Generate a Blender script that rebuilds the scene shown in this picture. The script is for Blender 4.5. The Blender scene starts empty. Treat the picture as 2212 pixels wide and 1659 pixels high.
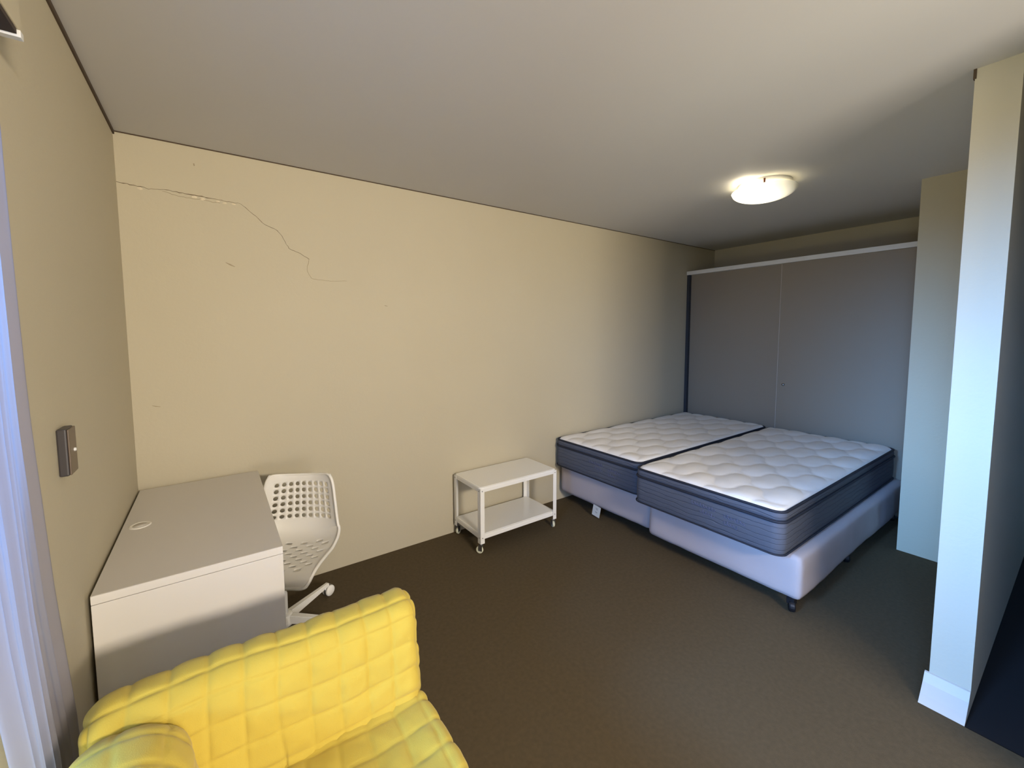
import bpy, bmesh, math, random
from mathutils import Vector, Matrix, noise
PI = math.pi
S = bpy.context.scene
C = S.collection
random.seed(7)

# ------------------------------------------------------------------ camera
cam_d = bpy.data.cameras.new('camera'); cam = bpy.data.objects.new('camera', cam_d); C.objects.link(cam)
YAW, PITCH, ROLL, FPX, DX, DY = 0.5894336863, 0.0741659074, -0.0070385982, 886.26403, -50.79242, -45.46690
fw = Vector((math.sin(YAW)*math.cos(PITCH), math.cos(YAW)*math.cos(PITCH), -math.sin(PITCH)))
rt = Vector((math.cos(YAW), -math.sin(YAW), 0)); up = rt.cross(fw)
r2 = rt*math.cos(ROLL)+up*math.sin(ROLL); u2 = -rt*math.sin(ROLL)+up*math.cos(ROLL)
M = Matrix((r2, u2, -fw)).transposed().to_4x4(); M.translation = Vector((0.3465015, -2.6290566, 1.4952150))
cam.matrix_world = M
cam_d.sensor_fit = 'HORIZONTAL'; cam_d.sensor_width = 36
cam_d.lens = FPX/2212*36
cam_d.shift_x = -DX/2212; cam_d.shift_y = DY/2212
cam_d.clip_start = 0.01
S.camera = cam

# ------------------------------------------------------------------ world, lights, exposure
w = bpy.data.worlds.new('world'); S.world = w; w.use_nodes = True
wn = w.node_tree; wn.nodes.clear()
wo = wn.nodes.new('ShaderNodeOutputWorld'); bg = wn.nodes.new('ShaderNodeBackground')
tc = wn.nodes.new('ShaderNodeTexCoord'); sx = wn.nodes.new('ShaderNodeSeparateXYZ'); cr = wn.nodes.new('ShaderNodeValToRGB')
mr = wn.nodes.new('ShaderNodeMapRange'); mr.inputs[1].default_value = -1; mr.inputs[2].default_value = 1
wn.links.new(tc.outputs['Generated'], sx.inputs[0]); wn.links.new(sx.outputs['Z'], mr.inputs[0]); wn.links.new(mr.outputs[0], cr.inputs[0])
wn.links.new(cr.outputs[0], bg.inputs[0]); wn.links.new(bg.outputs[0], wo.inputs[0])
e = cr.color_ramp.elements
e[0].position = 0.0; e[0].color = (0.20, 0.165, 0.12, 1)
e[1].position = 1.0; e[1].color = (0.12, 0.27, 0.75, 1)
k = e.new(0.49); k.color = (0.34, 0.28, 0.20, 1)
k = e.new(0.52); k.color = (0.30, 0.47, 0.90, 1)
bg.inputs[1].default_value = 2.5

def area(name, loc, target, sx_, sy_, col, energy, spread=180):
    d = bpy.data.lights.new(name, 'AREA'); d.shape = 'RECTANGLE'; d.size = sx_; d.size_y = sy_
    d.color = col; d.energy = energy; d.spread = math.radians(spread)
    o = bpy.data.objects.new(name, d); C.objects.link(o); o.location = loc
    o.rotation_euler = (Vector(target)-Vector(loc)).to_track_quat('-Z', 'Y').to_euler()
    return o
# daylight through the glazed door in the left wall (blue sky) and through the window behind the camera
area('skylight_left_window', (-2.5, -1.88, 2.45), (2.7, -2.35, 1.2), 0.6, 0.9, (0.20, 0.47, 1.0), 44, 50)
area('skylight_left_window_side', (-2.5, -3.5, 2.3), (3.2, -2.6, 1.2), 0.9, 0.8, (0.16, 0.42, 1.0), 48, 70)
area('daylight_rear_window', (1.35, -4.72, 1.98), (1.55, 0.0, 1.0), 0.75, 0.26, (1.0, 0.86, 0.68), 80, 150)
area('ground_bounce_rear_window', (1.35, -4.72, 0.75), (0.6, -2.7, 2.45), 1.0, 0.9, (1.0, 0.91, 0.84), 28, 140)
area('ground_bounce_left_window', (-0.42, -2.35, 0.5), (2.7, -2.2, 2.1), 1.6, 0.6, (0.92, 1.0, 0.84), 14, 120)
S.view_settings.view_transform = 'Standard'; S.view_settings.look = 'None'
S.view_settings.gamma = 1.0; S.view_settings.use_curve_mapping = False
S.view_settings.exposure = 0.0

# ------------------------------------------------------------------ materials
def srgb(r, g, b):
    f = lambda c: (c/255/12.92) if c/255 <= 0.04045 else ((c/255+0.055)/1.055)**2.4
    return (f(r), f(g), f(b), 1)
def mat(name, col, rough=0.6, metal=0, noise_scale=None, var=0.06, bump=0.0, bump_scale=200, spec=0.5, bdist=0.002, trans=0, emis=None, estr=0):
    m = bpy.data.materials.new(name); m.use_nodes = True; nt = m.node_tree; b = nt.nodes['Principled BSDF']
    b.inputs['Roughness'].default_value = rough; b.inputs['Metallic'].default_value = metal
    b.inputs['Specular IOR Level'].default_value = spec
    b.inputs['Base Color'].default_value = col
    if emis: b.inputs['Emission Color'].default_value = emis; b.inputs['Emission Strength'].default_value = estr
    t = nt.nodes.new('ShaderNodeTexCoord')
    n = nt.nodes.new('ShaderNodeTexNoise'); n.inputs['Scale'].default_value = noise_scale or 3; n.inputs['Detail'].default_value = 5
    nt.links.new(t.outputs['Object'], n.inputs['Vector'])
    mx = nt.nodes.new('ShaderNodeMix'); mx.data_type = 'RGBA'
    mx.inputs[6].default_value = tuple(c*(1-var) for c in col[:3])+(1,)
    mx.inputs[7].default_value = tuple(min(1, c*(1+var)) for c in col[:3])+(1,)
    nt.links.new(n.outputs['Fac'], mx.inputs[0]); nt.links.new(mx.outputs[2], b.inputs['Base Color'])
    if bump:
        n2 = nt.nodes.new('ShaderNodeTexNoise'); n2.inputs['Scale'].default_value = bump_scale; n2.inputs['Detail'].default_value = 3
        nt.links.new(t.outputs['Object'], n2.inputs['Vector'])
        bp = nt.nodes.new('ShaderNodeBump'); bp.inputs['Strength'].default_value = bump; bp.inputs['Distance'].default_value = bdist
        nt.links.new(n2.outputs['Fac'], bp.inputs['Height']); nt.links.new(bp.outputs[0], b.inputs['Normal'])
    return m
WALL = mat('cream_wall_paint', (0.52, 0.47, 0.345, 1), 0.7, var=0.035, noise_scale=1.6, bump=0.25, bump_scale=60, bdist=0.003, spec=0.3)
WALLC = mat('skylit_wall_paint', (0.54, 0.51, 0.41, 1), 0.7, var=0.03, noise_scale=1.6, bump=0.25, bump_scale=60, bdist=0.003, spec=0.3)  # wall paint made paler and cooler to carry the daylight on the partition
CEIL = mat('off_white_ceiling_paint', (0.60, 0.59, 0.575, 1), 0.8, var=0.03, noise_scale=1.2, spec=0.2)
GAP = mat('dark_shadow_gap', (0.075, 0.05, 0.03, 1), 0.9, var=0.3, noise_scale=20)
CARPET = mat('brown_carpet', (0.098, 0.076, 0.046, 1), 0.98, var=0.22, noise_scale=55, bump=0.5, bump_scale=420, spec=0.05)
DARKFLOOR = mat('dark_tile_floor', (0.02, 0.02, 0.022, 1), 0.8, spec=0.1)
SKIRT = mat('pale_skirting_tile', (0.55, 0.53, 0.49, 1), 0.5)
WHITE = mat('white_painted_trim', (0.72, 0.72, 0.70, 1), 0.45)
ALU = mat('white_aluminium_frame', (0.74, 0.74, 0.76, 1), 0.4)
WDOOR = mat('grey_wardrobe_laminate', (0.26, 0.215, 0.16, 1), 0.55, var=0.04, noise_scale=2)
EDGE = mat('grey_edge_strip', (0.50, 0.44, 0.37, 1), 0.5)
DARK = mat('dark_channel', (0.03, 0.035, 0.045, 1), 0.6)
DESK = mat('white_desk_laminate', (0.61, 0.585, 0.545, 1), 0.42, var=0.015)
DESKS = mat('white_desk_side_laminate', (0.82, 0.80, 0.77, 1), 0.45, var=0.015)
PLASTIC = mat('white_moulded_plastic', (0.78, 0.76, 0.70, 1), 0.32, var=0.02)
STEELW = mat('white_powder_coated_steel', (0.86, 0.85, 0.80, 1), 0.16, var=0.02)
RUBW = mat('cream_castor_wheel', (0.66, 0.66, 0.50, 1), 0.5)
STEEL = mat('zinc_steel', (0.25, 0.25, 0.25, 1), 0.35, metal=0.9)
BLACKP = mat('black_castor_plastic', (0.006, 0.006, 0.008, 1), 0.5)
YEL = mat('yellow_quilted_cotton', (0.52, 0.39, 0.058, 1), 0.85, var=0.06, noise_scale=9, bump=0.25, bump_scale=500, spec=0.15)
YEL.node_tree.nodes['Principled BSDF'].inputs['Sheen Weight'].default_value = 0.15
MTOP = mat('white_quilted_knit', (0.86, 0.83, 0.78, 1), 0.9, var=0.03, noise_scale=12, bump=0.3, bump_scale=600, spec=0.1)
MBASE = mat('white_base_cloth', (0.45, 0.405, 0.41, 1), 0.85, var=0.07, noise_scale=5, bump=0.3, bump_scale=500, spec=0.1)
PIPE = mat('navy_piping_tape', (0.012, 0.015, 0.026, 1), 0.7)
BRACK = mat('brown_switch_plate', (0.12, 0.085, 0.06, 1), 0.35)
BRACKS = mat('dark_switch_housing', (0.045, 0.04, 0.042, 1), 0.4)
TAG = mat('white_care_label', (0.6, 0.63, 0.62, 1), 0.7)
INK = mat('grey_label_print', (0.12, 0.12, 0.12, 1), 0.7)
EMBR = mat('blue_violet_embroidery', (0.105, 0.115, 0.20, 1), 0.6)
CLIP = mat('copper_coloured_clip', (0.25, 0.08, 0.05, 1), 0.35, metal=0.6)
CRACK = mat('dark_plaster_crack', (0.13, 0.085, 0.045, 1), 0.9)
FLAKE = mat('chipped_pale_plaster', (0.70, 0.62, 0.46, 1), 0.8)
SCUFF = mat('brownish_wall_scuff', (0.36, 0.30, 0.20, 1), 0.9)
SHADEM = mat('dark_underside_shade', (0.05, 0.035, 0.028, 1), 0.9)

# wavy embroidered charcoal side cloth of the mattresses
MSIDE = mat('slate_mattress_border_cloth', (0.088, 0.098, 0.125, 1), 0.65, var=0.08, noise_scale=6, spec=0.35)
nt = MSIDE.node_tree; b = nt.nodes['Principled BSDF']
t = nt.nodes.new('ShaderNodeTexCoord'); wv = nt.nodes.new('ShaderNodeTexWave'); wv.wave_type = 'BANDS'; wv.bands_direction = 'Z'
mp = nt.nodes.new('ShaderNodeMapping'); mp.inputs['Scale'].default_value = (1, 1, 3.0)
nt.links.new(t.outputs['Object'], mp.inputs[0]); nt.links.new(mp.outputs[0], wv.inputs['Vector'])
wv.inputs['Scale'].default_value = 3.6; wv.inputs['Distortion'].default_value = 3.2; wv.inputs['Detail'].default_value = 1; wv.inputs['Detail Scale'].default_value = 2.2
rp = nt.nodes.new('ShaderNodeValToRGB'); rp.color_ramp.elements[0].position = 0.0; rp.color_ramp.elements[1].position = 0.12
nt.links.new(wv.outputs['Fac'], rp.inputs[0])
bp = nt.nodes.new('ShaderNodeBump'); bp.inputs['Strength'].default_value = 0.55; bp.inputs['Distance'].default_value = 0.006
nt.links.new(rp.outputs[0], bp.inputs['Height']); nt.links.new(bp.outputs[0], b.inputs['Normal'])

# carpet mottling in two tones
# glass that daylight passes through
GLASS = bpy.data.materials.new('window_glass'); GLASS.use_nodes = True; nt = GLASS.node_tree; nt.nodes.clear()
o_ = nt.nodes.new('ShaderNodeOutputMaterial'); mx = nt.nodes.new('ShaderNodeMixShader'); tr = nt.nodes.new('ShaderNodeBsdfTransparent'); gl = nt.nodes.new('ShaderNodeBsdfGlossy')
fr = nt.nodes.new('ShaderNodeFresnel'); fr.inputs[0].default_value = 1.45; gl.inputs['Roughness'].default_value = 0.02
nt.links.new(fr.outputs[0], mx.inputs[0]); nt.links.new(tr.outputs[0], mx.inputs[1]); nt.links.new(gl.outputs[0], mx.inputs[2]); nt.links.new(mx.outputs[0], o_.inputs[0])

# lit frosted dish: the bulb sits off centre inside, so the glass glows more on that side
DISH = bpy.data.materials.new('lit_frosted_glass'); DISH.use_nodes = True; nt = DISH.node_tree; b = nt.nodes['Principled BSDF']
b.inputs['Base Color'].default_value = (0.8, 0.76, 0.62, 1); b.inputs['Roughness'].default_value = 0.25
t = nt.nodes.new('ShaderNodeTexCoord'); vm = nt.nodes.new('ShaderNodeVectorMath'); vm.operation = 'DISTANCE'; vm.inputs[1].default_value = (-0.055, 0.05, -0.03)
mr = nt.nodes.new('ShaderNodeMapRange'); mr.inputs[1].default_value = 0.05; mr.inputs[2].default_value = 0.24; mr.inputs[3].default_value = 3.6; mr.inputs[4].default_value = 0.10
nt.links.new(t.outputs['Object'], vm.inputs[0]); nt.links.new(vm.outputs['Value'], mr.inputs[0])
nt.links.new(mr.outputs[0], b.inputs['Emission Strength']); b.inputs['Emission Color'].default_value = (1.0, 0.90, 0.66, 1)

# ------------------------------------------------------------------ helpers
def obj(name, bm, m, parent=None, smooth=False, loc=None):
    me = bpy.data.meshes.new(name); bm.normal_update(); bm.to_mesh(me); bm.free()
    if m: me.materials.append(m)
    if smooth:
        for p in me.polygons: p.use_smooth = True
    o = bpy.data.objects.new(name, me); C.objects.link(o)
    if parent: o.parent = parent
    if loc is not None: o.location = loc
    return o
def empty(name, label, cat, loc=(0, 0, 0), rz=0, group=None):
    o = bpy.data.objects.new(name, None); C.objects.link(o); o.location = loc; o.rotation_euler = (0, 0, rz)
    o.empty_display_size = 0.1
    return tag(o, label, cat, group)
def tag(o, label=None, cat=None, group=None, kind=None):
    if label: o['label'] = label
    if cat: o['category'] = cat
    if group: o['group'] = group
    if kind: o['kind'] = kind
    return o
def box(bm, x0, x1, y0, y1, z0, z1, bev=0, seg=2):
    b2 = bmesh.new()
    bmesh.ops.create_cube(b2, size=1)
    for v in b2.verts:
        v.co = Vector(((x0+x1)/2+v.co.x*(x1-x0), (y0+y1)/2+v.co.y*(y1-y0), (z0+z1)/2+v.co.z*(z1-z0)))
    if bev: bmesh.ops.bevel(b2, geom=b2.edges[:], offset=bev, segments=seg, profile=0.5, affect='EDGES')
    me = bpy.data.meshes.new('t'); b2.to_mesh(me); b2.free(); bm.from_mesh(me); bpy.data.meshes.remove(me)
    return bm
def boxo(name, m, parent, x0, x1, y0, y1, z0, z1, bev=0, seg=2, smooth=False):
    return obj(name, box(bmesh.new(), x0, x1, y0, y1, z0, z1, bev, seg), m, parent, smooth)
def tube(bm, pts, r, n=8, closed=False, flat=1.0, cap=True):
    rings = []; N = len(pts); prev = None
    rr = r if isinstance(r, (list, tuple)) else [r]*N
    for i, p in enumerate(pts):
        p = Vector(p)
        a = Vector(pts[(i-1) % N]) if (closed or i > 0) else p
        c = Vector(pts[(i+1) % N]) if (closed or i < N-1) else p
        d = (c-a).normalized()
        if prev is None:
            ref = Vector((0, 0, 1)) if abs(d.z) < 0.9 else Vector((1, 0, 0))
            nrm = (ref-d*ref.dot(d)).normalized()
        else: nrm = (prev-d*prev.dot(d)).normalized()
        prev = nrm; bi = d.cross(nrm)
        rings.append([bm.verts.new(p+(nrm*math.cos(2*PI*k/n)+bi*math.sin(2*PI*k/n)*flat)*rr[i]) for k in range(n)])
    for i in range(N if closed else N-1):
        A, B = rings[i], rings[(i+1) % N]
        for k in range(n): bm.faces.new((A[k], A[(k+1) % n], B[(k+1) % n], B[k]))
    if cap and not closed: bm.faces.new(rings[0][::-1]); bm.faces.new(rings[-1])
    return bm
def lathe(bm, prof, n=32, M_=None):
    rings = []
    for (r, z) in prof:
        if r < 1e-6: rings.append([bm.verts.new((0, 0, z))])
        else: rings.append([bm.verts.new((r*math.cos(2*PI*k/n), r*math.sin(2*PI*k/n), z)) for k in range(n)])
    for A, B in zip(rings, rings[1:]):
        for k in range(n):
            a = [A[k], A[(k+1) % n]] if len(A) > 1 else [A[0]]
            b_ = [B[(k+1) % n], B[k]] if len(B) > 1 else [B[0]]
            if len(a)+len(b_) > 2: bm.faces.new(a+b_)
    if M_ is not None:
        vs = [v for R_ in rings for v in R_]; bmesh.ops.transform(bm, matrix=M_, verts=vs)
    bmesh.ops.recalc_face_normals(bm, faces=bm.faces[:])
    return bm
def rbox(dim, res, rad, fn=None, skip_bottom=False):
    """dense rounded box centred on 0; fn(co, normal) -> new co"""
    bm = bmesh.new(); dx, dy, dz = [d/2 for d in dim]; nx, ny, nz = [max(2, int(d/res)) for d in dim]; cache = {}
    def V(i, j, k):
        key = (i, j, k)
        if key in cache: return cache[key]
        p = Vector((-dx+2*dx*i/nx, -dy+2*dy*j/ny, -dz+2*dz*k/nz))
        q = Vector((max(-dx+rad, min(dx-rad, p.x)), max(-dy+rad, min(dy-rad, p.y)), max(-dz+rad, min(dz-rad, p.z))))
        d = p-q; nn = d.normalized() if d.length > 1e-9 else Vector((0, 0, 1))
        co = q+nn*rad
        if fn: co = fn(co, nn)
        cache[key] = bm.verts.new(co); return cache[key]
    for j in range(ny):
        for k in range(nz):
            bm.faces.new((V(0, j, k), V(0, j, k+1), V(0, j+1, k+1), V(0, j+1, k)))
            bm.faces.new((V(nx, j, k), V(nx, j+1, k), V(nx, j+1, k+1), V(nx, j, k+1)))
    for i in range(nx):
        for k in range(nz):
            bm.faces.new((V(i, 0, k), V(i+1, 0, k), V(i+1, 0, k+1), V(i, 0, k+1)))
            bm.faces.new((V(i, ny, k), V(i, ny, k+1), V(i+1, ny, k+1), V(i+1, ny, k)))
    for i in range(nx):
        for j in range(ny):
            bm.faces.new((V(i, j, nz), V(i+1, j, nz), V(i+1, j+1, nz), V(i, j+1, nz)))
            bm.faces.new((V(i, j, 0), V(i, j+1, 0), V(i+1, j+1, 0), V(i+1, j, 0)))
    return bm

# ------------------------------------------------------------------ room shell
H = 2.45; L = 5.36; YB = -4.6; LC = 4.79; LP = 4.15; LQ = 2.7275; PY0, PY1 = -2.312, -2.424; AY = -1.93
T = 0.15
WY0, WY1, WZ = -1.45, -3.35, 2.14        # glazed door opening in the left wall
def wallobj(name, boxes, m=WALL, label=None):
    bm = bmesh.new()
    for b_ in boxes: box(bm, *b_)
    o = obj(name, bm, m); tag(o, label, kind='structure'); return o
CW = 2.63
wallobj('floor', [(-T, CW, YB-T, T, -0.1, 0), (CW, L+T, PY1, T, -0.1, 0)], CARPET, 'brown low-pile carpet floor')
wallobj('floor_hall', [(CW, L+T, YB-T, PY1, -0.1, -0.006)], DARKFLOOR, 'dark floor beyond the wall end')
wallobj('ceiling', [(-T, L+T, YB-T, T, H, H+0.1)], CEIL, 'off-white flat ceiling')
wall_back = wallobj('wall_back', [(-T, L+T, 0, T, 0, H)], WALL, 'long cream wall with a crack near the ceiling')
wallobj('wall_left', [(-T, 0, WY0, 0, 0, H), (-T, 0, WY1, WY0, WZ, H), (-T, 0, YB, WY1, 0, H)], WALL, 'cream side wall with a light switch')
wallobj('wall_rear', [(-T, 0.75, YB-T, YB, 0, H), (1.95, L+T, YB-T, YB, 0, H), (0.75, 1.95, YB-T, YB, 2.2, H)], WALL)
wallobj('wall_right', [(L, L+T, YB, 0, 0, H)], WALL, 'wall behind the wardrobe')
wallobj('wall_alcove', [(LP, L, PY0, AY, 0, H)], WALL, 'cream wall block beside the wardrobe')
wallobj('wall_partition', [(LQ, L, PY1, PY0, 0, H)], WALLC, 'partition wall whose end faces the room, paint lightened for blue daylight')
wallobj('wall_light_blocker', [(2.3, 2.42, YB, -2.95, 0, H)], WALL, 'unseen wall added behind the camera to block rear window light')  # unseen, added to keep the rear window's warm light off the partition
# shadow gap between walls and ceiling
o = wallobj('trim_1', [(0, 0.006, YB, 0, H-0.016, H)], GAP, 'dark shadow gap along the left ceiling edge')
o = wallobj('trim_2', [(0, L, -0.003, 0, H-0.005, H)], GAP, 'thin dark joint along the long ceiling edge')
o = wallobj('trim_3', [(LQ-0.004, LQ+0.015, PY0-0.004, PY0+0.004, H-0.035, H)], GAP, 'small dark gap on top of the partition end')
# coved skirting at the foot of the partition end
bm = bmesh.new()
prof = [(LQ, 0.092), (LQ-0.008, 0.09), (LQ-0.03, 0.058), (LQ-0.065, 0.025), (LQ-0.095, 0.0), (LQ, 0.0)]
A = [bm.verts.new((x, PY0+0.012, z)) for x, z in prof]; B = [bm.verts.new((x, PY1, z)) for x, z in prof]
for i in range(len(prof)):
    j = (i+1) % len(prof); bm.faces.new((A[i], A[j], B[j], B[i]))
bm.faces.new(A[::-1]); bm.faces.new(B); bmesh.ops.recalc_face_normals(bm, faces=bm.faces[:])
tag(obj('baseboard_right', bm, SKIRT), 'pale splayed skirting at the foot of the partition end', kind='structure')

# plaster crack, chips and scuffs on the long wall
def ribbon(bm, pts, wd, y=-0.0012):
    prev = None
    for i, (x, z) in enumerate(pts):
        a = pts[max(0, i-1)]; c = pts[min(len(pts)-1, i+1)]
        d = Vector((c[0]-a[0], c[1]-a[1])).normalized(); n = Vector((-d.y, d.x))
        ww = wd[i] if isinstance(wd, list) else wd
        p = [bm.verts.new((x+n.x*ww, y, z+n.y*ww)), bm.verts.new((x, y-0.0008, z)), bm.verts.new((x-n.x*ww, y, z-n.y*ww))]
        if prev: bm.faces.new((prev[0], p[0], p[1], prev[1])); bm.faces.new((prev[1], p[1], p[2], prev[2]))
        prev = p
def jag(pts, step=0.012, amp=0.0025, seed=0):
    out = []; r = random.Random(seed)
    for a, b_ in zip(pts, pts[1:]):
        n = max(1, int(math.hypot(b_[0]-a[0], b_[1]-a[1])/step))
        for i in range(n):
            f = i/n; out.append((a[0]+(b_[0]-a[0])*f+r.uniform(-amp, amp), a[1]+(b_[1]-a[1])*f+r.uniform(-amp, amp)))
    out.append(pts[-1]); return out
cp = [(0.002, 2.216), (0.074, 2.212), (0.117, 2.205), (0.189, 2.214), (0.262, 2.207), (0.33, 2.205), (0.44, 2.199), (0.503, 2.196), (0.558, 2.152), (0.609, 2.105), (0.678, 2.078), (0.713, 2.021), (0.733, 1.984), (0.794, 1.961), (0.838, 1.933)]
main = jag(cp, seed=1); bm = bmesh.new()
ws = []
for i, p in enumerate(main):
    f = i/len(main); ws.append((0.0016 if f < 0.42 else 0.0009)*random.uniform(0.4, 1.3) if not (0.12 < f < 0.2) else 0.0006)
ribbon(bm, main, ws); obj('crack', bm, CRACK, wall_back)
bm = bmesh.new(); ribbon(bm, jag([(0.838, 1.933), (0.822, 1.865), (0.846, 1.822), (0.93, 1.812), (1.05, 1.818)], seed=3), 0.0006); obj('crack', bm, SCUFF, wall_back)
bm = bmesh.new(); ribbon(bm, jag([(0.17, 2.203), (0.22, 2.193), (0.28, 2.188), (0.33, 2.192), (0.38, 2.182), (0.41, 2.186)], seed=5), 0.0008); obj('crack', bm, SCUFF, wall_back)
bm = bmesh.new()
for (x, z, a, b_) in [(0.085, 2.200, 0.013, 0.006), (0.30, 2.197, 0.014, 0.007), (0.335, 2.193, 0.012, 0.007), (0.40, 2.192, 0.012, 0.006), (0.43, 2.188, 0.010, 0.005), (0.47, 2.19, 0.010, 0.004)]:
    c = bm.verts.new((x, -0.003, z)); n = 9
    ring = [bm.verts.new((x+a*math.cos(2*PI*k/n)*random.uniform(.7, 1.2), -0.0006, z+b_*math.sin(2*PI*k/n)*random.uniform(.7, 1.2))) for k in range(n)]
    for k in range(n): bm.faces.new((c, ring[(k+1) % n], ring[k]))
obj('plaster_chips', bm, FLAKE, wall_back)['kind'] = 'stuff'
for (pts, wd) in [([(0.42, 1.878), (0.44, 1.868), (0.462, 1.858)], [0.001, 0.004, 0.001]), ([(0.305, 2.365), (0.307, 2.353)], 0.003), ([(1.29, 1.676), (1.31, 1.671)], [0.003, 0.001]), ([(0.075, 1.142), (0.09, 1.136), (0.108, 1.132)], [0.0008, 0.002, 0.001])]:
    bm = bmesh.new(); ribbon(bm, pts, wd, -0.0008); obj('scuff_mark', bm, SCUFF, wall_back)

# ------------------------------------------------------------------ glazed door in the left wall
win = bpy.data.objects.new('window_1', None); C.objects.link(win); tag(win, 'white framed glazed door in the left wall, daylight outside', kind='structure')
win.location = (-T, (WY0+WY1)/2, 0)
def wp(name, m, x0, x1, y0, y1, z0, z1, bev=0.003):
    o = boxo(name, m, None, x0, x1, y0, y1, z0, z1, bev); o.parent = win; o.matrix_parent_inverse = Matrix.Translation(-win.location); return o
# outer frame sits in the reveal
wp('window_frame', ALU, -0.148, -0.07, WY0-0.03, WY0, 0, WZ)
wp('window_frame', ALU, -0.12, -0.045, WY1, WY1+0.055, 0, WZ)
wp('window_frame', ALU, -0.148, -0.07, WY1, WY0, WZ-0.03, WZ)
wp('window_sill', ALU, -0.12, -0.045, WY1, WY0, 0, 0.04)
wp('window_stile', ALU, -0.135, -0.105, WY0-0.07, WY0-0.03, 0.04, WZ-0.05)
wp('window_stile', ALU, -0.135, -0.105, -2.98, -2.92, 0.04, WZ-0.05)
wp('window_pane', GLASS, -0.122, -0.118, -2.92, WY0-0.07, 0.04, WZ-0.05, 0)
wp('window_pane', GLASS, -0.122, -0.118, WY1+0.055, -2.98, 0.04, WZ-0.05, 0)
# window behind the camera
win2 = bpy.data.objects.new('window_2', None); C.objects.link(win2); tag(win2, 'tall window in the rear wall', kind='structure'); win2.location = (1.35, YB, 0)
def wp2(name, m, x0, x1, y0, y1, z0, z1, bev=0.003):
    o = boxo(name, m, None, x0, x1, y0, y1, z0, z1, bev); o.parent = win2; o.matrix_parent_inverse = Matrix.Translation(-win2.location); return o
wp2('window_frame', ALU, 0.75, 0.80, YB-0.09, YB-0.02, 0, 2.2); wp2('window_frame', ALU, 1.90, 1.95, YB-0.09, YB-0.02, 0, 2.2)
wp2('window_frame', ALU, 0.75, 1.95, YB-0.09, YB-0.02, 2.15, 2.2); wp2('window_sill', ALU, 0.75, 1.95, YB-0.09, YB-0.02, 0, 0.05)

# sheer curtain drawn back against the end of the glazed door
SHEER = bpy.data.materials.new('sheer_white_curtain'); SHEER.use_nodes = True; nt = SHEER.node_tree; nt.nodes.clear()
o_ = nt.nodes.new('ShaderNodeOutputMaterial'); mx = nt.nodes.new('ShaderNodeMixShader'); df = nt.nodes.new('ShaderNodeBsdfDiffuse'); tl = nt.nodes.new('ShaderNodeBsdfTranslucent')
df.inputs[0].default_value = (0.42, 0.40, 0.43, 1); tl.inputs[0].default_value = (0.30, 0.31, 0.37, 1); mx.inputs[0].default_value = 0.55
nt.links.new(df.outputs[0], mx.inputs[1]); nt.links.new(tl.outputs[0], mx.inputs[2]); nt.links.new(mx.outputs[0], o_.inputs[0])
def edge(z):
    pts = [(0, -1.33), (0.6, -1.362), (0.95, -1.43), (1.34, -1.475), (1.7, -1.487), (2.2, -1.49)]
    for (a, p), (b_, q) in zip(pts, pts[1:]):
        if z <= b_: return p+(q-p)*(z-a)/(b_-a)
    return -1.49
bm = bmesh.new(); cols = []; NY = 120
for i in range(NY+1):
    f = i/NY; yy = -0.235*f
    xx = 0.028+0.011*math.sin(f*2*PI*5.5+0.9)+0.004*math.sin(f*2*PI*13)
    col = []
    for k in range(25):
        g = k/24; z = 0.02+2.07*g
        col.append(bm.verts.new((xx+0.004*math.sin(g*5+f*7)*(1-g), yy+edge(z)+0.004*math.sin(g*3+f*9), z)))
    cols.append(col)
for i in range(NY):
    for k in range(24): bm.faces.new((cols[i][k], cols[i+1][k], cols[i+1][k+1], cols[i][k+1]))
cur = empty('curtain', 'sheer white curtain at the left frame edge, glowing blue with daylight', 'curtain', (0.028, -1.49, 0))
bmesh.ops.translate(bm, vec=(-0.028, 1.49, 0), verts=bm.verts[:])
obj('fabric_panel', bm, SHEER, cur, True)
# blind cassette above the glazed door
bl = empty('roller_blind', 'narrow blind casing above the glazed door, underside coloured dark as shade, cut by the top left corner', 'blind', (0.0, -1.385, 2.09))
boxo('casing', WALL, bl, 0.001, 0.055, -1.95, 0, 0.010, 0.075, 0.002)
boxo('shaded_underside', SHADEM, bl, 0.004, 0.052, -1.94, -0.016, 0.0, 0.010)  # dark strip that paints the shade on the casing's underside
boxo('end_cap', WHITE, bl, 0.001, 0.057, -0.014, 0.002, -0.004, 0.010, 0.001)

# light switch
sw = empty('light_switch', 'small brown light switch plate on the left wall with a pale dot', 'switch', (0.0, -1.122, 1.192))
boxo('housing', BRACKS, sw, 0.0, 0.020, -0.036, 0.030, -0.062, 0.062, 0.004)
boxo('face_plate', BRACK, sw, 0.020, 0.024, -0.034, 0.028, -0.060, 0.060, 0.002)
bm = bmesh.new(); lathe(bm, [(0, 0.004), (0.004, 0.004), (0.005, 0)], 12, Matrix.Translation((0.024, 0.004, 0.0)) @ Matrix.Rotation(PI/2, 4, 'Y')); obj('indicator', bm, WHITE, sw, True)

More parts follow.
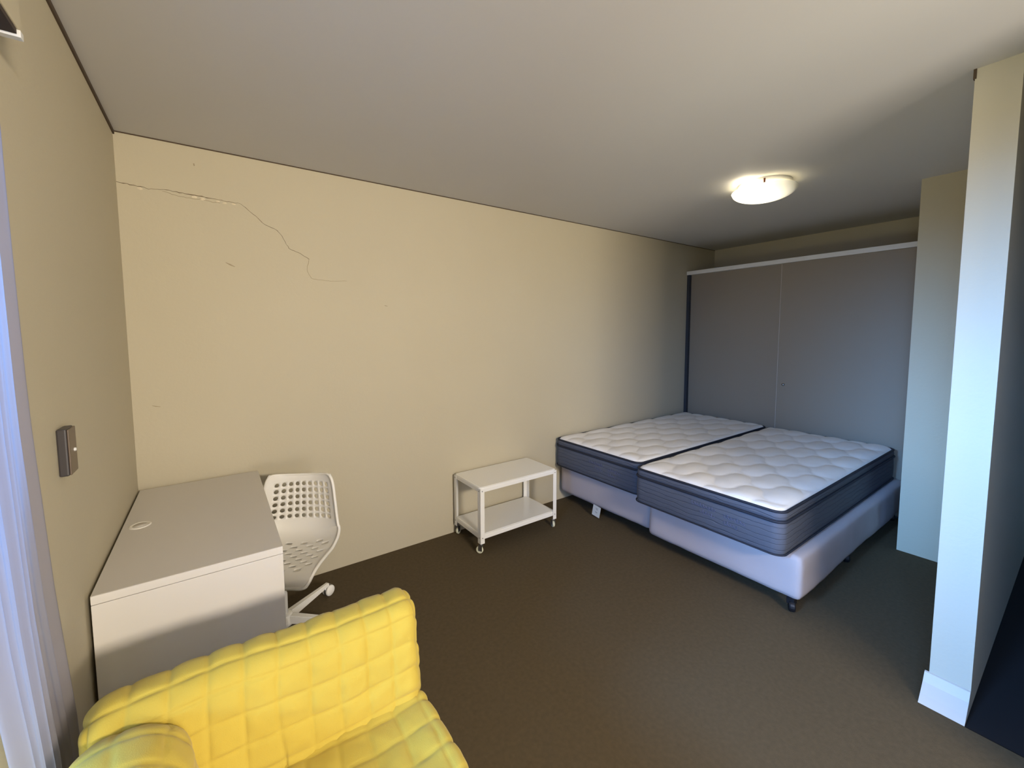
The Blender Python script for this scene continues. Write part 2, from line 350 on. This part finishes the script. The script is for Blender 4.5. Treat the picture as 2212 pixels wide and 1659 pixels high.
# ------------------------------------------------------------------ built-in wardrobe
wd = empty('wardrobe', 'built-in wardrobe with two grey sliding doors behind the beds', 'wardrobe', (LC, AY/2, 0))
hy = -AY/2
boxo('top_rail', WHITE, wd, -0.012, 0.05, -hy+0.002, hy-0.002, 2.118, 2.158, 0.002)
boxo('top_panel', WALL, wd, 0.05, 0.56, -hy+0.002, hy-0.002, 2.12, 2.15)
boxo('side_channel', DARK, wd, 0.0, 0.05, hy-0.030, hy-0.002, 0.0, 2.118)
boxo('floor_track', DARK, wd, 0.0, 0.07, -hy+0.002, hy-0.03, 0.0, 0.012)
seam = -0.925+hy
d1 = boxo('sliding_door', WDOOR, wd, 0.034, 0.052, seam-0.04, hy-0.032, 0.012, 2.118, 0.001); d1['label'] = 'left grey sliding door'
d2 = boxo('sliding_door', WDOOR, wd, 0.008, 0.028, -hy+0.002, seam, 0.012, 2.118, 0.002); d2['label'] = 'right grey sliding door with a small round lock'
bm = bmesh.new(); lathe(bm, [(0, 0.008), (0.009, 0.008), (0.012, 0.004), (0.013, 0)], 20, Matrix.Translation((0.008, seam-0.05, 0.985)) @ Matrix.Rotation(-PI/2, 4, 'Y')); obj('door_lock', bm, STEEL, d2, True)
boxo('edge_strip', EDGE, d2, 0.0065, 0.0285, seam, seam+0.004, 0.012, 2.118)
boxo('wardrobe_back', DARK, wd, 0.54, 0.56, -hy+0.002, hy-0.002, 0, 2.12)

# ------------------------------------------------------------------ ceiling lamp
lp = empty('ceiling_light', 'round frosted glass ceiling light, lit, near the wardrobe end of the ceiling', 'ceiling light', (3.375, -1.345, H))
bm = bmesh.new(); lathe(bm, [(0, -0.001), (0.150, -0.001), (0.150, -0.020), (0.135, -0.026), (0, -0.026)], 48); obj('base_plate', bm, WHITE, lp, True)
bm = bmesh.new(); R0 = 0.180
pr = [(0.0, -0.112)]+[(R0*math.sin(a), -0.046-0.066*math.cos(a)) for a in [i/14*PI/2 for i in range(1, 15)]]+[(R0+0.003, -0.044), (R0, -0.040), (R0-0.006, -0.044)]
lathe(bm, pr, 64); obj('glass_dish', bm, DISH, lp, True)
for a in (3.55, 3.55+2*PI/3, 3.55+4*PI/3):
    bm = bmesh.new(); box(bm, 0.135, R0+0.006, -0.005, 0.005, -0.024, -0.020); box(bm, R0+0.002, R0+0.006, -0.005, 0.005, -0.046, -0.020, 0.001)
    bmesh.ops.rotate(bm, matrix=Matrix.Rotation(a, 3, 'Z'), verts=bm.verts[:]); obj('clip', bm, CLIP, lp)
pl = bpy.data.lights.new('ceiling_bulb', 'POINT'); pl.energy = 0.9; pl.color = (1.0, 0.86, 0.62); pl.shadow_soft_size = 0.02
po = bpy.data.objects.new('ceiling_bulb', pl); C.objects.link(po); po.location = (-0.168, 0.04, -0.028); po.parent = lp

# ------------------------------------------------------------------ beds
def stadium(x0, x1, y0, y1, r, z, n=8):
    pts = []
    for cx, cy, a0 in ((x1-r, y1-r, 0), (x0+r, y1-r, PI/2), (x0+r, y0+r, PI), (x1-r, y0+r, 3*PI/2)):
        for i in range(n+1):
            a = a0+PI/2*i/n; pts.append(Vector((cx+r*math.cos(a), cy+r*math.sin(a), z)))
    return pts
def ring_body(levels, n=8, dens=0.04):
    """levels: list of (x0,x1,y0,y1,r,z); closed body"""
    bm = bmesh.new(); rings = []
    for lv in levels:
        pts = stadium(*lv[:5], lv[5], n)
        # densify straight runs with a fixed count
        out = []
        for i, p in enumerate(pts):
            q = pts[(i+1) % len(pts)]; out.append(p)
            if i % (n+1) == n:
                for k in range(1, 24): out.append(p.lerp(q, k/24))
        rings.append([bm.verts.new(p) for p in out])
    for A, B in zip(rings, rings[1:]):
        N = len(A)
        for k in range(N): bm.faces.new((A[k], A[(k+1) % N], B[(k+1) % N], B[k]))
    bm.faces.new(rings[0][::-1]); bm.faces.new(rings[-1])
    return bm
def make_mattress(name, label, x0, x1, y0, y1, zb, zt, ph, logo):
    cx, cy = (x0+x1)/2, (y0+y1)/2
    root = empty(name, label, 'mattress', (cx, cy, zb), group='single mattresses side by side')
    hx, hy_ = (x1-x0)/2, (y1-y0)/2; hh = zt-zb; zp = hh-0.058
    r = 0.055
    lv = []
    for (ins, z) in [(0.02, 0.0), (0.006, 0.004), (0.003, 0.012), (0.001, 0.05), (0.0, 0.10), (0.003, zp-0.01), (0.008, zp)]:
        lv.append((-hx+ins, hx-ins, -hy_+ins, hy_-ins, r, z))
    body = ring_body(lv)
    obj('border', body, MSIDE, root, True)
    lv = []
    for (ins, z) in [(0.012, zp), (0.004, zp+0.008), (0.001, zp+0.024), (0.005, zp+0.042), (0.014, hh-0.006)]:
        lv.append((-hx+ins, hx-ins, -hy_+ins, hy_-ins, r, z))
    obj('pillow_top_border', ring_body(lv), MSIDE, root, True)
    for nm, ins, z, rr in (('piping', -0.001, 0.006, 0.005), ('piping', 0.001, zp+0.001, 0.0075), ('piping', 0.007, hh-0.006, 0.0075)):
        pts = stadium(-hx+ins, hx-ins, -hy_+ins, hy_-ins, r, z, 10)
        dense = []
        for i, p in enumerate(pts):
            q = pts[(i+1) % len(pts)]; dense.append(p)
            if (q-p).length > 0.1:
                for k in range(1, 16): dense.append(p.lerp(q, k/16))
        obj(nm, tube(bmesh.new(), dense, rr, 8, True), PIPE, root, True)
    # woven script on the foot end, too worn to read: two broken lines of joined loops
    rs = random.Random(4)
    for (ya, za, yb, zb) in ([(0.03, 0.135, -0.11, 0.128), (-0.02, 0.098, -0.10, 0.092), (-0.16, 0.118, -0.27, 0.110), (-0.16, 0.080, -0.23, 0.073)] if logo else []):
        n = int(abs(yb-ya)/0.0022); pts = []
        for i in range(n+1):
            f = i/n; a = f*abs(yb-ya)/0.017*2*PI
            pts.append((-hx-0.0010, ya+(yb-ya)*f+0.005*math.sin(a), za+(zb-za)*f+(0.0085+0.004*math.sin(a*0.31+ya*40))*math.cos(a+0.5*math.sin(a*0.5))))
        obj('embroidery', tube(bmesh.new(), pts, 0.0013, 5), EMBR, root, True)
    # quilted top: dense sheet, ogee diamonds 0.34 x 0.27
    bm = bmesh.new(); ins = 0.014; ax, ay = hx-ins, hy_-ins; nx, ny = 200, 90; G = []
    rc = r
    for i in range(nx+1):
        row = []
        for j in range(ny+1):
            x = -ax+2*ax*i/nx; y = -ay+2*ay*j/ny
            # pull corners round
            qx = max(abs(x)-(ax-rc), 0); qy = max(abs(y)-(ay-rc), 0); dd = max(qx, qy); l = math.hypot(qx, qy)
            if qx > 0 and qy > 0:
                s = dd/l; x = math.copysign(ax-rc+qx*s, x); y = math.copysign(ay-rc+qy*s, y); edge = rc-dd
            else: edge = min(ax-abs(x), ay-abs(y))
            X_, Y_ = x+cx, y+cy
            P_ = (X_-2.95)/0.34+(Y_+1.15)/0.27+0.5; Q_ = (X_-2.95)/0.34-(Y_+1.15)/0.27+0.5
            p = P_+0.13*math.sin(2*PI*Q_)+ph; q = Q_+0.06*math.sin(2*PI*P_)
            h = (abs(math.sin(PI*p))*abs(math.sin(PI*q)))
            h = h**0.5
            er = min(1, edge/0.07); rise = math.sqrt(max(0, 1-(1-er)**2))
            z = hh-0.008+0.016*rise+0.013*h*(0.25+0.75*rise)+0.004*noise.noise(Vector((X_*4, Y_*4, 0)))
            row.append(bm.verts.new((x, y, z)))
        G.append(row)
    for i in range(nx):
        for j in range(ny): bm.faces.new((G[i][j], G[i+1][j], G[i+1][j+1], G[i][j+1]))
    obj('quilted_top', bm, MTOP, root, True)
    return root
def make_base(name, label, x0, x1, y0, y1, zb, zt):
    cx, cy = (x0+x1)/2, (y0+y1)/2
    root = empty(name, label, 'bed base', (cx, cy, 0), group='cloth covered bed bases')
    def fn(co, n):
        k = 0.004*noise.noise(Vector((co.x*3+cx, co.y*3+cy, co.z*9)))+0.0025*noise.noise(Vector((co.x*11, co.y*11, co.z*2+cy)))+0.010*abs(noise.noise(Vector((co.x*2.2+co.z*2.5, co.y*2.6+co.z*1.8+cx, 3))))
        # a shallow hem line near the top and slack cloth below
        zz = (co.z+(zt-zb)/2)/(zt-zb)
        k += -0.003*math.exp(-((zz-0.86)/0.03)**2)
        return co+n*k*(1 if abs(n.z) < 0.9 else 0.6)
    bm = rbox((x1-x0, y1-y0, zt-zb), 0.025, 0.022, fn); bmesh.ops.translate(bm, vec=(0, 0, (zb+zt)/2), verts=bm.verts[:])
    obj('cloth_cover', bm, MBASE, root, True)
    k = 0
    for px_ in (x0+(0.05 if y0 < -1 else 0.22), (x0+x1)/2-0.1, x1-0.055):
        for py_ in (y0+(0.05 if y0 < -1 else 0.15), y1-0.15):
            if px_ < x0+0.1 and py_ > y0+0.1: px_ = x0+0.24
            bm = bmesh.new(); X_, Y_ = px_-cx, py_-cy
            lathe(bm, [(0, 0), (0.026, 0), (0.030, 0.006), (0.030, 0.022), (0.026, 0.028), (0, 0.028)], 18, Matrix.Translation((X_-0.014, Y_+0.008, 0.031)) @ Matrix.Rotation(0.5, 4, 'Z') @ Matrix.Rotation(PI/2, 4, 'X'))
            box(bm, X_-0.020, X_+0.020, Y_-0.018, Y_+0.018, 0.040, zb+0.004, 0.004)
            tube(bm, [(X_, Y_, 0.045), (X_, Y_, zb+0.003)], 0.010, 10)
            obj('castor', bm, BLACKP, root, False)
    return root
make_base('bed_base', 'white cloth bed base beside the long wall, under the rear mattress, label hanging down', 2.84, 4.765, -0.925, -0.035, 0.095, 0.325)
bb = bpy.data.objects['bed_base']
make_base('bed_base', 'white cloth bed base nearest the camera, standing on black castors', 2.80, 4.765, -1.835, -0.945, 0.088, 0.325)
bm = bmesh.new(); box(bm, -0.0008, 0.0008, -0.038, 0.038, -0.085, 0)
bmesh.ops.rotate(bm, matrix=Matrix.Rotation(0.10, 3, 'X') @ Matrix.Rotation(0.12, 3, 'Y'), verts=bm.verts[:])
lb = obj('hanging_label', bm, TAG, bb, False, (2.842-(2.84+4.765)/2, -0.452+0.48, 0.100)); lb['label'] = 'white printed label'
bm = bmesh.new()
for i, zz in enumerate((-0.02, -0.026, -0.032, -0.05, -0.056)): box(bm, -0.0012, -0.0009, -0.012, 0.012-0.004*(i % 3), zz, zz+0.002)
bmesh.ops.rotate(bm, matrix=Matrix.Rotation(0.10, 3, 'X') @ Matrix.Rotation(0.12, 3, 'Y'), verts=bm.verts[:])
obj('label_print', bm, INK, lb)
m1 = make_mattress('mattress', 'slate-sided white quilted single mattress against the long wall', 2.79, 4.775, -0.873, -0.012, 0.334, 0.571, 0, True)
m2 = make_mattress('mattress', 'slate-sided white quilted single mattress nearest the camera, projecting past the other', 2.70, 4.74, -1.785, -0.893, 0.334, 0.571, 0, True)

# ------------------------------------------------------------------ trolley
tr_ = empty('trolley_table', 'white metal two-tier trolley on cream castors against the long wall beside the bed', 'side table', (2.118, -0.205, 0))
tx, ty = 0.343, 0.178
def tray(zt, dep, hx, hy_, lip):
    bm = bmesh.new(); lv = []
    for (ins, z) in [(0.0, zt-lip), (0.0, zt-0.010), (0.003, zt-0.004), (0.010, zt)]:
        lv.append((-hx+ins, hx-ins, -hy_+ins, hy_-ins, max(0.006, 0.024-ins), z))
    rings = []
    for l in lv: rings.append([bm.verts.new(p) for p in stadium(*l, 6)])
    for A, B in zip(rings, rings[1:]):
        N = len(A)
        for k in range(N): bm.faces.new((A[k], A[(k+1) % N], B[(k+1) % N], B[k]))
    bm.faces.new(rings[-1])
    # underside
    r0 = [bm.verts.new(v.co+Vector((-math.copysign(0.0015, v.co.x), -math.copysign(0.0015, v.co.y), 0))) for v in rings[0]]
    r1 = [bm.verts.new(Vector((v.co.x, v.co.y, zt-0.003))) for v in r0]
    N = len(r0)
    for k in range(N):
        bm.faces.new((rings[0][(k+1) % N], rings[0][k], r0[k], r0[(k+1) % N])); bm.faces.new((r0[(k+1) % N], r0[k], r1[k], r1[(k+1) % N]))
    bm.faces.new(r1[::-1])
    return bm
obj('table_top', tray(0.462, 0, tx, ty, 0.034), STEELW, tr_, False)
obj('lower_shelf', tray(0.135, 0, tx-0.004, ty-0.004, 0.034), STEELW, tr_, False)
for sx_ in (-1, 1):
    for sy_ in (-1, 1):
        bm = bmesh.new(); X0, Y0 = sx_*(tx+0.0015), sy_*(ty+0.0015); wl = 0.034
        zt = 0.452; zb = 0.072
        # L-shaped angle leg wrapping the corner
        box(bm, min(X0, X0-sx_*wl), max(X0, X0-sx_*wl), min(Y0, Y0-sy_*0.002), max(Y0, Y0-sy_*0.002), zb, zt, 0.0006, 1)
        box(bm, min(X0, X0-sx_*0.002), max(X0, X0-sx_*0.002), min(Y0, Y0-sy_*wl), max(Y0, Y0-sy_*wl), zb, zt, 0.0006, 1)
        lg = obj('leg', bm, STEELW, tr_)
        for zz in (0.436, 0.112):
            for (px_, py_, R_) in ((X0-sx_*wl*0.5, Y0+sy_*0.0002, Matrix.Rotation(-sy_*PI/2, 4, 'X')), (X0+sx_*0.0002, Y0-sy_*wl*0.5, Matrix.Rotation(sx_*PI/2, 4, 'Y'))):
                bm = bmesh.new(); lathe(bm, [(0, 0.002), (0.003, 0.002), (0.004, 0)], 10, Matrix.Translation((px_, py_, zz)) @ R_); obj('screw', bm, STEEL, lg, True)
        cxx, cyy = X0-sx_*0.016, Y0-sy_*0.016
        ca = empty('castor', None, None, (cxx, cyy, 0)); ca.parent = tr_; ca.rotation_euler = (0, 0, {(-1, -1): 2.2, (1, -1): 1.2, (-1, 1): 0.5, (1, 1): 0.2}[(sx_, sy_)])
        wm = Matrix.Translation((0.012, 0, 0.025)) @ Matrix.Rotation(PI/2, 4, 'X')
        bm = bmesh.new(); lathe(bm, [(0, -0.007), (0.012, -0.007), (0.014, -0.009), (0.022, -0.009), (0.025, -0.006), (0.025, 0.006), (0.022, 0.009), (0.014, 0.009), (0.012, 0.007), (0, 0.007)], 24, wm)
        wh = obj('wheel', bm, RUBW, ca, True)
        bm = bmesh.new()
        for s_ in (-1, 1):
            box(bm, -0.008, 0.018, s_*0.011-0.001, s_*0.011+0.001, 0.020, 0.060)
        box(bm, -0.010, 0.014, -0.012, 0.012, 0.058, 0.061); tube(bm, [(0, 0, 0.06), (0, 0, 0.080)], 0.005, 10)
        tube(bm, [(0.012, -0.013, 0.025), (0.012, 0.013, 0.025)], 0.004, 10)
        obj('fork', bm, STEEL, ca)

# ------------------------------------------------------------------ desk
dk = empty('desk', 'white laminate desk with a cable grommet in the left corner', 'desk', (0.267, -0.525, 0))
x0, x1, y0, y1 = -0.257, 0.253, -0.497, 0.495
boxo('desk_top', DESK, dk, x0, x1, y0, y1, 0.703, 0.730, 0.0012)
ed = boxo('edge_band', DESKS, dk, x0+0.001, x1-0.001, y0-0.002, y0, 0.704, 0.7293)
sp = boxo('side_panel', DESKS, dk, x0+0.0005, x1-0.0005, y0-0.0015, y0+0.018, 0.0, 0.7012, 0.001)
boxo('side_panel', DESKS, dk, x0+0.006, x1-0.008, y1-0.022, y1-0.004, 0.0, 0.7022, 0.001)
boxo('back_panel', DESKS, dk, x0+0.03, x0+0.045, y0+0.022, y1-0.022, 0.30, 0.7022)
bm = bmesh.new(); gx, gy = 0.066-0.267, -0.517+0.525+0.0
lathe(bm, [(0.024, 0.0005), (0.030, 0.0035), (0.034, 0.003), (0.036, 0.0)], 36, Matrix.Translation((gx, gy, 0.730)))
gr = obj('cable_grommet', bm, PLASTIC, dk, True)
bm = bmesh.new(); lathe(bm, [(0, 0.0022), (0.0235, 0.0022), (0.0245, 0.0003)], 30, Matrix.Translation((gx, gy, 0.730))); obj('grommet_cap', bm, DESK, gr, True)

# ------------------------------------------------------------------ desk chair (perforated shell)
def make_chair():
    f = Vector((-0.5, -0.866, 0)); hub = (0.575, -0.455, 0)
    ch = empty('desk_chair', 'white perforated plastic swivel chair pushed up to the desk', 'chair', hub, math.atan2(f.y, f.x)+PI/2)
    # local: -Y is forward, +X is towards the trolley
    prof = [(-0.235, 0.400), (-0.228, 0.424), (-0.205, 0.438), (-0.15, 0.441), (-0.08, 0.436), (0.0, 0.430), (0.07, 0.428), (0.125, 0.434), (0.165, 0.455), (0.187, 0.490), (0.197, 0.53), (0.203, 0.58), (0.209, 0.64), (0.214, 0.70), (0.216, 0.735), (0.219, 0.748)]
    # cumulative length
    cum = [0]
    for a, b_ in zip(prof, prof[1:]): cum.append(cum[-1]+math.hypot(b_[0]-a[0], b_[1]-a[1]))
    TL = cum[-1]
    def P(s):
        s = max(0, min(TL, s))
        for i in range(len(cum)-1):
            if s <= cum[i+1]+1e-9:
                t_ = (s-cum[i])/(cum[i+1]-cum[i]); a = prof[i]; b_ = prof[i+1]
                # catmull-rom
                p0 = prof[max(0, i-1)]; p3 = prof[min(len(prof)-1, i+2)]
                cr_ = lambda q0, q1, q2, q3: 0.5*((2*q1)+(-q0+q2)*t_+(2*q0-5*q1+4*q2-q3)*t_*t_+(-q0+3*q1-3*q2+q3)*t_**3)
                y = cr_(p0[0], a[0], b_[0], p3[0]); z = cr_(p0[1], a[1], b_[1], p3[1])
                return y, z
        return prof[-1]
    def W(s):   # half width
        v = s/TL
        if v < 0.08: return 0.165+0.030*math.sqrt(v/0.08)
        if v < 0.45: return 0.195+0.017*(v-0.08)/0.37
        return 0.212-0.046*((v-0.45)/0.55)**1.2
    def SURF(u, s):
        y, z = P(s); d = 0.004; ya, za = P(s-d); yb, zb = P(s+d)
        T_ = Vector((0, yb-ya, zb-za)).normalized(); Nn = Vector((0, -T_.z, T_.y))   # towards the sitter
        v = s/TL; lift = (0.020 if v < 0.35 else 0.020+0.050*min(1, (v-0.35)/0.25)) * (1 if v < 0.75 else 1-0.15*(v-0.75)/0.25)
        hw = W(s)
        # rounded top corners
        top = max(0, (v-0.955)/0.045); hw *= 1-0.07*top*top; hw *= 1
        th = abs(u)
        return Vector((hw*u+0.042, y-0.015, z))+Nn*(lift*th**2.2*1.0)
    bm = bmesh.new(); cache = {}
    def vert(u, s):
        key = (round(u, 5), round(s, 5))
        if key not in cache: cache[key] = bm.verts.new(SURF(u, s))
        return cache[key]
    NC = 11; rows = 22; cs = TL/rows; cu = 2/NC
    for r_ in range(rows):
        for c_ in range(NC):
            u0 = -1+c_*cu; s0 = r_*cs
            back = 14 <= r_ <= 20 and r_ != 14 and 1 <= c_ <= NC-2
            seat = 2 <= r_ <= 10 and 1 <= c_ <= NC-2 and (r_+c_) % 2 == 0
            B_ = 4
            if back or seat:
                out = []
                for i in range(B_): out.append((u0+cu*i/B_, s0))
                for i in range(B_): out.append((u0+cu, s0+cs*i/B_))
                for i in range(B_): out.append((u0+cu-cu*i/B_, s0+cs))
                for i in range(B_): out.append((u0, s0+cs-cs*i/B_))
                cu_, cs_ = u0+cu/2, s0+cs/2; inn = []
                for k in range(16):
                    a = -3*PI/4+2*PI*k/16
                    ru, rs = (0.0115/0.2, 0.0105) if back else (0.015/0.2, 0.0065)
                    inn.append((cu_+ru*math.cos(a), cs_+rs*math.sin(a)))
                for k in range(16):
                    a, b_, c2, d2_ = out[k], out[(k+1) % 16], inn[(k+1) % 16], inn[k]
                    bm.faces.new([vert(*q) for q in (a, b_, c2, d2_)])
            else:
                for i in range(B_):
                    for j in range(B_):
                        bm.faces.new([vert(u0+cu*(i+a)/B_, s0+cs*(j+b_)/B_) for a, b_ in ((0, 0), (1, 0), (1, 1), (0, 1))])
    bmesh.ops.recalc_face_normals(bm, faces=bm.faces[:])
    sh = obj('seat_shell', bm, PLASTIC, ch, True)
    md = sh.modifiers.new('s', 'SOLIDIFY'); md.thickness = 0.004; md.offset = 0
    # rolled edge all round
    pts = [SURF(1, TL*i/60) for i in range(0, 61)]+[SURF(1-2*i/24, TL) for i in range(1, 25)]+[SURF(-1, TL*(1-i/60)) for i in range(1, 61)]+[SURF(-1+2*i/24, 0) for i in range(1, 24)]
    # smooth the loop at its corners
    for _ in range(3): pts = [(pts[i-1]+pts[i]*2+pts[(i+1) % len(pts)])/4 for i in range(len(pts))]
    rb = bmesh.new(); tube(rb, pts, 0.0075, 10, True, 0.75); obj('rim', rb, PLASTIC, ch, True)
    # under-seat plate, column, star base
    bm = bmesh.new(); box(bm, -0.09, 0.09, -0.10, 0.10, 0.395, 0.410, 0.004); box(bm, -0.13, 0.13, -0.02, 0.02, 0.408, 0.424, 0.003)
    obj('seat_plate', bm, STEELW, ch)
    bm = bmesh.new(); lathe(bm, [(0, 0.07), (0.017, 0.07), (0.017, 0.22), (0.014, 0.225), (0.014, 0.40), (0, 0.40)], 24); obj('gas_column', bm, STEELW, ch, True)
    bm = bmesh.new(); lathe(bm, [(0, 0.062), (0.038, 0.062), (0.040, 0.07), (0.036, 0.112), (0.028, 0.118), (0, 0.118)], 24); obj('hub', bm, STEELW, ch, True)
    rz = ch.rotation_euler.z
    base_a = math.atan2(-0.235+0.455, 0.836-0.575)-rz
    for k in range(5):
        a = base_a+2*PI*k/5
        Rz = Matrix.Rotation(a, 4, 'Z')
        bm = bmesh.new(); n0 = [(0.03, 0.020, 0.072, 0.112), (0.325, 0.013, 0.058, 0.076)]
        vs = []
        for (xx, hw, za, zb) in n0:
            vs.append([bm.verts.new((xx, -hw, za)), bm.verts.new((xx, hw, za)), bm.verts.new((xx, hw*0.8, zb)), bm.verts.new((xx, -hw*0.8, zb))])
        A, B = vs
        for i in range(4): bm.faces.new((A[i], A[(i+1) % 4], B[(i+1) % 4], B[i]))
        bm.faces.new(A[::-1]); bm.faces.new(B)
        bmesh.ops.recalc_face_normals(bm, faces=bm.faces[:])
        bmesh.ops.bevel(bm, geom=bm.edges[:], offset=0.003, segments=2, affect='EDGES'); bmesh.ops.transform(bm, matrix=Rz, verts=bm.verts[:])
        lg = obj('leg', bm, STEELW, ch)
        bm = bmesh.new(); wa = (0.53-rz) if k == 0 else a+0.5*k
        Mw = Matrix.Translation((0.33*math.cos(a), 0.33*math.sin(a), 0.030)) @ Matrix.Rotation(wa, 4, 'Z') @ Matrix.Rotation(PI/2, 4, 'X')
        for s_ in (-1, 1):
            lathe(bm, [(0, -0.009), (0.022, -0.009), (0.028, -0.006), (0.030, 0), (0.028, 0.006), (0.022, 0.009), (0, 0.011)], 22, Mw @ Matrix.Translation((0, 0, s_*0.013)))
        cs2 = obj('castor', bm, STEELW, lg, True)
        bm = bmesh.new(); tube(bm, [(0.325*math.cos(a), 0.325*math.sin(a), 0.03), (0.325*math.cos(a), 0.325*math.sin(a), 0.062)], 0.008, 10)
        lathe(bm, [(0.014, -0.0035), (0.031, -0.0035), (0.031, 0.0035), (0.014, 0.0035)], 22, Mw)
        o_ = obj('castor_housing', bm, STEEL, lg, True)
    return ch
make_chair()

# ------------------------------------------------------------------ yellow armchair with a quilted cover
def quilt(u, s, P_=0.069, amp=0.0052):
    a = abs(math.sin(PI*u/P_)); b_ = abs(math.sin(PI*s/P_))
    da = math.asin(min(1, a))/PI*P_; db = math.asin(min(1, b_))/PI*P_
    g = math.exp(-(da/0.0045)**2)+math.exp(-(db/0.0045)**2)
    return amp*(0.95*(a**0.55*b_**0.55-0.7)-0.42*min(1.25, g))
def wr(co, sc=1.0):
    v = Vector(co)
    return 0.0045*noise.noise(v*7.0)+0.0028*noise.noise(Vector((v.x*16, v.y*16, v.z*30)))*sc+0.0012*noise.noise(v*38)+0.0035*(0.35-abs(noise.noise(Vector((v.x*13+v.z*6, v.y*9, v.z*15-v.x*5)))))*sc
so = empty('armchair', 'yellow quilted armchair in the foreground, seen from its front left, cut by the frame', 'armchair', (0.45, -1.95, 0))
O = Vector((0.45, -1.95, 0))
# backrest: x 0.085..0.80, leans back slightly
BX, BW = 0.445, 0.715; BH = 0.62; BT = 0.125
def fb(co, n):
    x, y, z = co
    zz = z/BH+0.5
    # lean: top further from the camera, front bellied near the middle
    q = quilt(co.x+0.5*n.x*n.x*co.y+0.012*math.sin(co.z*9)+0.004*noise.noise(co*9), co.z+co.y+0.006*math.sin(co.x*11)+0.004*noise.noise(co*8+Vector((5, 0, 0))))
    p = co+n*(q+wr(co))
    p.y += -0.035+0.075*zz
    # slight sag of the top line towards the middle
    if zz > 0.5: p.z += 0.008*math.cos((x+0.1)*5)*(zz-0.5)
    if x > 0: p.x += 0.006*noise.noise(Vector((0, y*9, z*9)))
    return p
bm = rbox((BW, BT, BH), 0.004, 0.052, fb)
bmesh.ops.translate(bm, vec=Vector((BX, -1.572, 0.745-BH/2))-O, verts=bm.verts[:])
obj('backrest', bm, YEL, so, True)
# armrest: rounded, at the left, running towards the camera
AW, AL, AH = 0.225, 0.86, 0.60
def fa(co, n):
    zz = co.z/AH+0.5
    q = quilt(co.x*0.9+n.x*co.z*0.0+0.01*noise.noise(co*8) if abs(n.z) > 0.6 else co.z, co.y+0.01*noise.noise(co*7), amp=0.0048)
    p = co+n*(q*0.9+wr(co))
    p.x += 0.05*(1-zz)*(1 if co.x > 0 else 0.2)      # inner side flares towards the seat
    p.z -= 0.035*max(0, -co.y/AL+0.5)
    return p
bm = rbox((AW, AL, AH), 0.0055, 0.105, fa)
bmesh.ops.translate(bm, vec=Vector((0.045+AW/2, -1.56-AL/2, 0.742-AH/2))-O, verts=bm.verts[:])
obj('armrest', bm, YEL, so, True)
# seat
SX0, SX1, SY0, SY1 = 0.26, 0.805, -2.42, -1.585
def fs(co, n):
    q = quilt(co.x-0.02+0.5*n.x*n.x*co.z+0.008*math.sin(co.y*9)+0.004*noise.noise(co*9), co.y+0.6*n.y*n.y*co.z+0.008*math.sin(co.x*12)+0.004*noise.noise(co*8), P_=0.074)
    return co+n*(q+wr(co, 1.4))
bm = rbox((SX1-SX0, SY1-SY0, 0.20), 0.005, 0.035, fs)
bmesh.ops.translate(bm, vec=Vector(((SX0+SX1)/2, (SY0+SY1)/2, 0.385))-O, verts=bm.verts[:])
obj('seat', bm, YEL, so, True)
boxo('frame', YEL, so, -0.33, 0.345, -0.45, 0.33, 0.06, 0.33, 0.02)
for sx_ in (-0.29, 0.30):
    for sy_ in (-0.40, 0.33): boxo('leg', BLACKP, so, sx_-0.02, sx_+0.02, sy_-0.02, sy_+0.02, 0, 0.08, 0.002)
